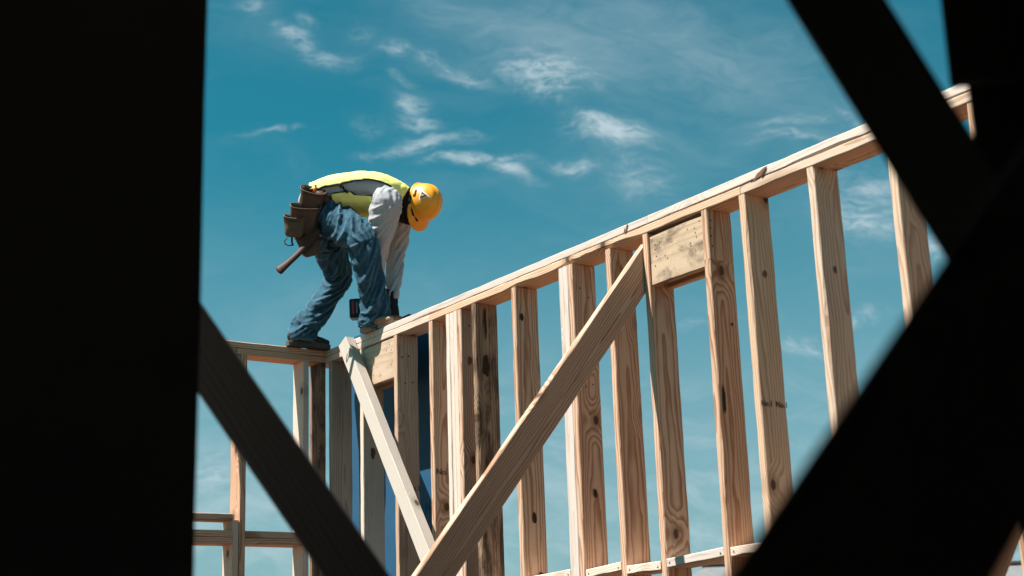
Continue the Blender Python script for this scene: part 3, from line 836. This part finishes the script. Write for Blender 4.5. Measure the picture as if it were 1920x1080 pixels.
place('neck_gaiter', fuse(bm, .006, 2, lambda p, n: .005*noise.noise(V((p.x*60, p.y*20, p.z*20)))), M_GAITER, worker)

# hi-vis vest: back and front panels joined over the shoulders and by side straps
vt = [(.012, -.485, .812, .178, .108), (.06, -.492, .826, .178, .110), (.12, -.505, .841, .178, .112), (.25, -.525, .848, .180, .114), (.36, -.532, .834, .194, .117), (.44, -.531, .812, .174, .111), (.485, -.527, .793, .137, .106), (.520, -.52, .775, .112, .100)]
Pv = catmull(vt, 8); nu = len(Pv); na = 96
def vframe(i):
    t = (V(Pv[min(i+1, nu-1)][:3])-V(Pv[max(i-1, 0)][:3])).normalized()
    s = V((0, -1, 0)); s = (s-t*s.dot(t)).normalized(); u = s.cross(t)
    if u.z < 0: u = -u
    return V(Pv[i][:3]), s, u, Pv[i][3], Pv[i][4]
def vpt(i, th, ex=0.):
    c, s, u, ra, rb = vframe(i)
    w = .004*noise.noise(V((i*.25, th*3, 2)))+.003*noise.noise(V((i*.7, th*7, 5)))
    p = c+s*(ra+ex+w)*math.sin(th)+u*(rb+ex+w)*math.cos(th)
    if math.cos(th) < -.1: p += V((0, 0, -.022*min(1, (-math.cos(th)-.1)*2)*math.sin(math.pi*min(1, max(0, (i/nu-.2)/.65)))))
    return p
def back_lim(f):     # half-angle of the back panel along the body (0 tail, 1 neck)
    if f < .36: return R_(77+38*f)
    if f < .46: return R_(91)-(f-.36)/.10*R_(7)
    if f < .80: return R_(84)-R_(7)*math.sin((f-.46)/.34*math.pi)
    if f < .90: return R_(84)+(f-.80)/.10*R_(24)
    return R_(181)
def front_lim(f):
    if f < .30 or f > .97: return R_(181)
    if f < .44: return R_(110)
    if f < .70: return R_(118)
    if f < .84: return R_(118)
    if f < .90: return R_(118)-(f-.84)/.06*R_(10)
    return 0.
bm = bmesh.new(); gv = {}
def gvv(i, k):
    k %= na
    if (i, k) not in gv:
        th = 2*math.pi*k/na
        gv[(i, k)] = bm.verts.new(vpt(i, th))
    return gv[(i, k)]
inside = {}
for i in range(nu-1):
    f = (i+.5)/(nu-1)
    for k in range(na):
        th = 2*math.pi*(k+.5)/na; tt = th if th <= math.pi else 2*math.pi-th
        ok = tt < back_lim(f) or (tt > front_lim(f))
        if ok:
            fc = bm.faces.new((gvv(i, k), gvv(i+1, k), gvv(i+1, k+1), gvv(i, k+1)))
            # reflective tape: two stripes along the back by the spine
            if tt < math.pi/2 and R_(13) < tt < R_(31) and f < .88: fc.material_index = 1
bmesh.ops.smooth_vert(bm, verts=[v for v in bm.verts if v.is_boundary], factor=.5, use_axis_x=True, use_axis_y=True, use_axis_z=True)
bmesh.ops.smooth_vert(bm, verts=[v for v in bm.verts if v.is_boundary], factor=.5, use_axis_x=True, use_axis_y=True, use_axis_z=True)
# piping along every free edge
bed = [e for e in bm.edges if e.is_boundary]
adj = {}
for e in bed:
    for v in e.verts: adj.setdefault(v, []).append(e.other_vert(v))
loops = []; seen = set()
for v in adj:
    if v in seen: continue
    lp = [v]; seen.add(v); cur = v
    while True:
        nx = [w for w in adj[cur] if w not in seen]
        if not nx: break
        cur = nx[0]; seen.add(cur); lp.append(cur)
    if len(lp) > 8: loops.append([w.co.copy() for w in lp])
ext = bmesh.ops.solidify(bm, geom=bm.faces[:], thickness=.003)
vest = place('safety_vest', bm, [M_VEST, M_VESTW], worker)
bm = bmesh.new()
for lp in loops:
    m_ = len(lp)
    lp2 = [(lp[i-1]+lp[i]*2+lp[(i+1) % m_])/4 for i in range(m_)]
    tube(bm, lp2, .0050, 6, True)
place('piping', bm, M_TRIM, vest)
for sg in (1, -1):
    i0 = int(.385*nu); bm = bmesh.new()
    tube(bm, [vpt(i0+int(q*.4), sg*R_(88+q*4.2), .004) for q in range(7)], .007, 6)
    place('side_strap', bm, M_TRIM, vest)
for q in range(9):   # small black tape ladder along the spine
    bm = bmesh.new()
    i = int(nu*(.16+.07*q)); 
    if i >= nu-2: break
    tube(bm, [vpt(i, R_(a), .0035) for a in (-7, 0, 7)], .0045, 5)
    place('back_tape', bm, M_TRIM, vest)

# gloves
for H, nm in ((HANDL, 'L'), (HANDR, 'R')):
    bm = bmesh.new(); hand_parts(bm, *H)
    w_, k_ = V(H[0]), V(H[1]); d_ = (k_-w_).normalized()
    loft(bm, [(*(w_-d_*.030), .040, .036), (*(w_-d_*.005), .034, .030), (*(w_+d_*.02), .036, .024)], side=d_.cross(V(H[2])))
    place('glove', fuse(bm, .004, 2), M_GLOVE, worker)

# boots
def boot(heel, toe, upper, sole_m):
    heel, toe = V(heel), V(toe); d = (toe-heel); L = d.length; d.normalize(); s = V((-d.y, d.x, 0))
    def at(f, y, z): return heel+d*(f*L)+s*y+V((0, 0, z))
    bm = bmesh.new()
    loft(bm, [(*at(.10, 0, .062), .033, .032), (*at(.30, 0, .066), .036, .040), (*at(.55, 0, .058), .041, .034), (*at(.78, .0, .047), .046, .027), (*at(.90, 0, .043), .041, .022)], side=s, n=16)
    loft(bm, [(*at(.16, 0, .05), .036, .044), (*at(.24, 0, .085), .040, .046), (*at(.28, 0, .115), .040, .044)], side=s, n=16)
    b = place('boot', fuse(bm, .005, 3, lambda p, n: .0025*noise.noise(p*45)), upper, worker)
    bm = bmesh.new(); pr = []
    prof = [(-.005, .024), (.04, .034), (.14, .037), (.32, .034), (.45, .034), (.62, .043), (.78, .047), (.90, .041), (.98, .024), (1.0, .008)]
    for z, g in ((.0015, -.003), (.010, -.002), (.022, 0), (.031, -.002)):
        left = [at(f, w_+g, z if not (.33 < f < .5 and z < .01) else .006) for f, w_ in prof]; right = [at(f, -w_-g, z if not (.33 < f < .5 and z < .01) else .006) for f, w_ in prof[::-1]]
        pr.append([bm.verts.new(p) for p in left+right])
    for a_, c_ in zip(pr[:-1], pr[1:]):
        for k in range(len(a_)): bm.faces.new((a_[k], a_[(k+1) % len(a_)], c_[(k+1) % len(a_)], c_[k]))
    bm.faces.new(pr[0]); bm.faces.new(pr[-1])
    place('sole', bm, sole_m, b, smooth=False)
    return b
bR = boot((.270, -.424, 0), (.522, -.606, 0), M_BOOT, M_SOLE); bR['label'] = 'tan front boot with pale sole'
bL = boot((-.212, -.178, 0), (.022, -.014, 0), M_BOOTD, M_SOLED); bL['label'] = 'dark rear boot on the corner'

# hard hat
bm = bmesh.new()
nu_, nv_ = 48, 20
def hat_pt(th, ph):
    # th round the rim from the front, ph up from the rim
    cf, sf = math.cos(th), math.sin(th)
    rf = .118 if cf > 0 else .122
    c_ = math.cos(ph)**.80; h = .134*math.sin(ph)
    f = cf*rf*c_; s = sf*.099*c_
    ridge = .006*math.exp(-(s/.012)**2)+.0045*math.exp(-((abs(s)-.045)/.010)**2)
    h += ridge*min(1, math.sin(ph)*1.6) if ph > .2 else 0
    return HR + CRN*h + FCE*f + SDE*s
rings = []
for j in range(nv_):
    ph = j/(nv_-1)*math.pi/2*.995
    rings.append([bm.verts.new(hat_pt(2*math.pi*k/nu_, ph)) for k in range(nu_)])
for a_, b2_ in zip(rings[:-1], rings[1:]):
    for k in range(nu_): bm.faces.new((a_[k], a_[(k+1) % nu_], b2_[(k+1) % nu_], b2_[k]))
bm.faces.new(rings[-1])
# rain gutter and peak
rim = []
for k in range(nu_):
    th = 2*math.pi*k/nu_; cf = math.cos(th)
    out = .008 + (.042*max(0, (cf-.25)/.75)**.8 if cf > .25 else 0)
    p = hat_pt(th, 0); o_ = (p-HR).normalized()
    rim.append((p, p+o_*out-CRN*(.006+.016*max(0, cf)**2)))
rv = [[bm.verts.new(b3_) for _, b3_ in rim], [bm.verts.new(b3_-CRN*.006) for _, b3_ in rim], [bm.verts.new(HR+(a3_-HR)*.965-CRN*.004) for a3_, _ in rim]]
chain = [rings[0]]+rv
for a_, b2_ in zip(chain[:-1], chain[1:]):
    for k in range(nu_): bm.faces.new((a_[k], b2_[k], b2_[(k+1) % nu_], a_[(k+1) % nu_]))
inner = [[bm.verts.new(HR+(v.co-HR)*.955) for v in r_] for r_ in rings[::3]]
ch = [rv[2]]+inner
for a_, b2_ in zip(ch[:-1], ch[1:]):
    for k in range(nu_): bm.faces.new((a_[k], b2_[k], b2_[(k+1) % nu_], a_[(k+1) % nu_]))
bm.faces.new(inner[-1])
hat = place('hard_hat', bm, M_HAT, worker)
near = SDE if SDE.y < 0 else -SDE
sgn = 1 if SDE.y < 0 else -1
def on_hat(f, h, ex=.0025):
    c_ = math.cos(math.asin(min(.99, h/.134)))**.80
    s = math.sqrt(max(.0001, 1-(f/(.120*c_))**2))*.099*c_+.001
    return HR+CRN*(h+ex*.5)+FCE*f+SDE*sgn*(s+ex)
for sg_ in (1, -1):      # raised accessory slot on each side of the shell, just above the rim
    bm = bmesh.new(); g0 = []
    for q in range(9):
        f = -.062+.050*q/8; row = []
        for h_, e_ in ((.010, -.002), (.012, .0055), (.026, .0055), (.029, -.002)):
            p = on_hat(f, h_, e_ if 0 < q < 8 else -.002)
            row.append(bm.verts.new(p if sg_ == 1 else p-SDE*2*(p-HR).dot(SDE)))
        g0.append(row)
    for a_, b2_ in zip(g0[:-1], g0[1:]):
        for k in range(3): bm.faces.new((a_[k], a_[k+1], b2_[k+1], b2_[k]))
    place('accessory_slot', bm, M_HAT, hat)
    bm = bmesh.new()
    pts = [on_hat(-.058+.042*q/6, .0335, .0002) for q in range(7)]
    tube(bm, [p if sg_ == 1 else p-SDE*2*(p-HR).dot(SDE) for p in pts], .0014, 6)
    place('slot_opening', bm, M_TRIM, hat)
def tri(a, b, c, ex):
    bm = bmesh.new(); n = 8; g = {}
    for i in range(n+1):
        for j in range(n+1-i):
            f = a[0]+(b[0]-a[0])*i/n+(c[0]-a[0])*j/n; h = a[1]+(b[1]-a[1])*i/n+(c[1]-a[1])*j/n
            g[i, j] = bm.verts.new(on_hat(f, h, ex))
    for i in range(n):
        for j in range(n-i):
            bm.faces.new((g[i, j], g[i+1, j], g[i, j+1]))
            if i+j < n-1: bm.faces.new((g[i+1, j], g[i+1, j+1], g[i, j+1]))
    return bm
SC = (-.010, .078)
def T(k): return [(SC[0]+x*k, SC[1]+y*k) for x, y in ((-.038, -.012), (.028, -.022), (.006, .038))]
st = place('sticker', tri(*T(1.0), .003), M_VESTW, hat, False)
place('emblem', tri(*T(.68), .0042), M_TRIM, st, False)
place('mark', tri(*[(SC[0]+x, SC[1]+y) for x, y in ((-.010, -.006), (.007, -.010), (.0, .012))], .0052), M_HAT, st, False)

# tool belt
belt_c = [(.060, -.495, .795), ]
bm = bmesh.new()
nb = 40; ring = []
BD = V((.62, -.02, .78)).normalized(); BS = V((0, -1, 0)); BU = BS.cross(BD)
for hh in (-.024, .024):
    ring.append([V((.055, -.492, .790))+BD*hh+BS*math.cos(2*math.pi*k/nb)*.176+BU*math.sin(2*math.pi*k/nb)*.124 for k in range(nb)])
vv = [[bm.verts.new(p) for p in r_] for r_ in ring]
vo = [[bm.verts.new(V((.055, -.492, .790))+(p-V((.055, -.492, .790)))*1.035) for p in r_] for r_ in ring]
for k in range(nb):
    k2 = (k+1) % nb
    bm.faces.new((vo[0][k], vo[0][k2], vo[1][k2], vo[1][k])); bm.faces.new((vv[0][k], vv[1][k], vv[1][k2], vv[0][k2]))
    bm.faces.new((vo[1][k], vo[1][k2], vv[1][k2], vv[1][k])); bm.faces.new((vo[0][k], vv[0][k], vv[0][k2], vo[0][k2]))
belt = place('tool_belt', bm, M_LEATHER, worker)
def pouch(top, up, wid, outw, w, d, h, taper, mat, seed, flare=.012, name='pouch'):
    """open leather pouch: rounded box, thick rim, hollow"""
    top, up = V(top), V(up).normalized(); wx = V(wid); wx = (wx-up*wx.dot(up)).normalized(); oy = V(outw); oy = (oy-up*oy.dot(up)-wx*oy.dot(wx)).normalized()
    bm = bmesh.new(); n = 32
    def ringp(z, kw, kd, inset):
        out = []
        for k in range(n):
            a = 2*math.pi*k/n; c, s = math.cos(a), math.sin(a)
            e = .62
            px = math.copysign(abs(c)**e, c)*(w/2*kw-inset); py = math.copysign(abs(s)**e, s)*(d/2*kd-inset)
            wob = .015*noise.noise(V((c*1.5+seed, s*1.5, z*14)))+.003*noise.noise(V((c*4+seed, s*4, z*40)))
            sag = -.012*math.cos(a*1)*0 - .014*(max(0, s))*(1 if z > -h*.12 else 0)
            out.append(bm.verts.new(top+wx*(px*(1+wob*10))+oy*(py*(1+wob*12))+up*(z+sag)))
        return out
    rs = []
    for q in range(11):
        f = q/10; z = -h*(1-f); kw = taper+(1-taper)*f**.7; bulge = 1+.28*math.sin(math.pi*f)*(1-f*.6); rd = 1-.34*max(0, 1-f/.28)**2; kw *= rd*(1-.05*math.sin(math.pi*f)); bulge *= rd
        rs.append(ringp(z, kw, (.75+.25*f)*bulge, 0))
    rs.append(ringp(.006, 1.03, 1.0+flare*6, 0)); rs.append(ringp(.004, 1.0, 1.0+flare*5, .007))
    for q in range(6): rs.append(ringp(-.02-h*.11*q, 1-.03*q, .98-.03*q, .007))
    for a_, b2_ in zip(rs[:-1], rs[1:]):
        for k in range(n): bm.faces.new((a_[k], a_[(k+1) % n], b2_[(k+1) % n], b2_[k]))
    bm.faces.new(rs[0]); bm.faces.new(rs[-1])
    p = place(name, bm, mat, belt)
    # stitched rim
    bm = bmesh.new()
    tube(bm, [top+wx*math.copysign(abs(math.cos(a))**.62, math.cos(a))*(w/2*1.03)+oy*math.copysign(abs(math.sin(a))**.62, math.sin(a))*(d/2*(1+flare*6)) + up*(.006-.014*max(0, math.sin(a))) for a in [2*math.pi*k/n for k in range(n)]], .0045, 6, True)
    place('rim', bm, M_LEATHER, p)
    return p
pouch((.016, -.690, .815), (.32, -.62, 1), (1, -.16, -.05), (-.15, -1, .1), .150, .085, .200, .80, M_LEATHER, 1.)
pouch((-.030, -.700, .715), (.14, -.58, 1), (1, .15, .06), (-.4, -1, 0), .172, .080, .185, .80, M_LEATHER, 4.)
pouch((-.092, -.700, .652), (.12, -.40, 1), (1, -.05, -.10), (-.3, -1, 0), .122, .050, .120, .96, M_LEATHER2, 7., flare=.006)
pouch((-.035, -.610, .560), (-.30, .0, 1), (1, .1, .25), (-.3, -1, 0), .135, .045, .125, .80, M_LEATHER2, 9., flare=.002)
bm = bmesh.new()
tube(bm, [(-.148, -.63, .545), (-.163, -.63, .530), (-.160, -.63, .510), (-.140, -.63, .500), (-.115, -.63, .502)], .004, 6)
tube(bm, [(-.118, -.64, .545), (-.117, -.645, .515), (-.110, -.645, .495)], .006, 6)
place('hammer_loop', bm, M_TRIM, belt)
bm = bmesh.new(); tube(bm, [(.020, -.690, .80), (.026, -.695, .835)], .010, 8); tube(bm, [(.026, -.695, .835), (.029, -.697, .848)], .007, 8)
place('marker', bm, plain('orange_plastic', (.70, .16, .02), .4), belt)

# hammer hanging from the belt
ha, hb = V((.040, -.665, .575)), V((-.196, -.640, .343))
hammer = thing('hammer', 'wooden handled hammer hanging from the leather tool belt', 'hammer', PW+ha)
bm = bmesh.new(); dd = (hb-ha).normalized(); ww = dd.cross(V((0, 1, 0))).normalized()
bend = lambda f: ww*(.012*math.sin(f*math.pi))
loft(bm, [(*(ha+(hb-ha)*f+bend(f)), a_, b_) for f, a_, b_ in ((0, .010, .016), (.2, .012, .019), (.5, .012, .018), (.75, .012, .019), (.9, .013, .024), (.98, .013, .027))], side=(0, 1, 0), n=14)
place('handle', bm, M_HANDLE, hammer)
hc = ha+V((-.02, .07, .02)); bm = bmesh.new(); loft(bm, [(*(hc+ww*.035), .011, .011), (*(hc+ww*.015), .010, .011), (*(hc-ww*.02), .010, .011), (*(hc-ww*.045), .003, .012)], n=10)
place('head', bm, M_STEEL, hammer)

# cordless nailer held behind the front leg
nail = thing('cordless_nailer', 'black cordless nailer with red striped battery held behind the front leg', 'power tool', PW+V((.40, -.39, 0)))
def rbox(name, c, ax, dim, mat, parent, bev=.006):
    bm = bmesh.new(); bmesh.ops.create_cube(bm, size=1)
    for v in bm.verts: v.co = V((v.co.x*dim[0], v.co.y*dim[1], v.co.z*dim[2]))
    bmesh.ops.bevel(bm, geom=bm.edges[:], offset=bev, segments=2, affect='EDGES')
    c = V(c)
    for v in bm.verts: v.co = c+ax[0]*v.co.x+ax[1]*v.co.y+ax[2]*v.co.z
    return place(name, bm, mat, parent, False)
a0 = V((.99, -.05, .03)).normalized(); a2 = V((.10, .0, 1)).normalized(); a2 = (a2-a0*a2.dot(a0)).normalized(); a1 = a2.cross(a0)
BC = V((.226, -.360, .168))
bat = rbox('battery', BC, (a0, a1, a2), (.072, .078, .118), M_TOOL, nail)
rbox('stripe', BC-a1*.0385-a0*.012+a2*.004, (a0, a1, a2), (.014, .006, .080), M_RED, bat, .002)
rbox('print', BC-a1*.0385+a0*.010+a2*.002, (a0, a1, a2), (.010, .005, .070), M_GREYMARK, bat, .002)
bm = bmesh.new(); loft(bm, [(.262, -.368, .175, .026, .030), (.31, -.378, .180, .019, .022), (.36, -.386, .178, .019, .024), (.40, -.392, .165, .032, .036)]); loft(bm, [(.405, -.392, .25, .034, .038), (.405, -.392, .165, .036, .042), (.405, -.392, .09, .026, .030)])
place('housing', fuse(bm, .005, 2), M_TOOL, nail)
bm = bmesh.new(); loft(bm, [(.405, -.392, .10, .014, .016), (.405, -.392, .012, .010, .012)], n=10)
place('nose', bm, M_STEEL, nail)

# tidy the helper frames used while building
for o in bpy.data.objects:
    if '_mw' in o: del o['_mw']
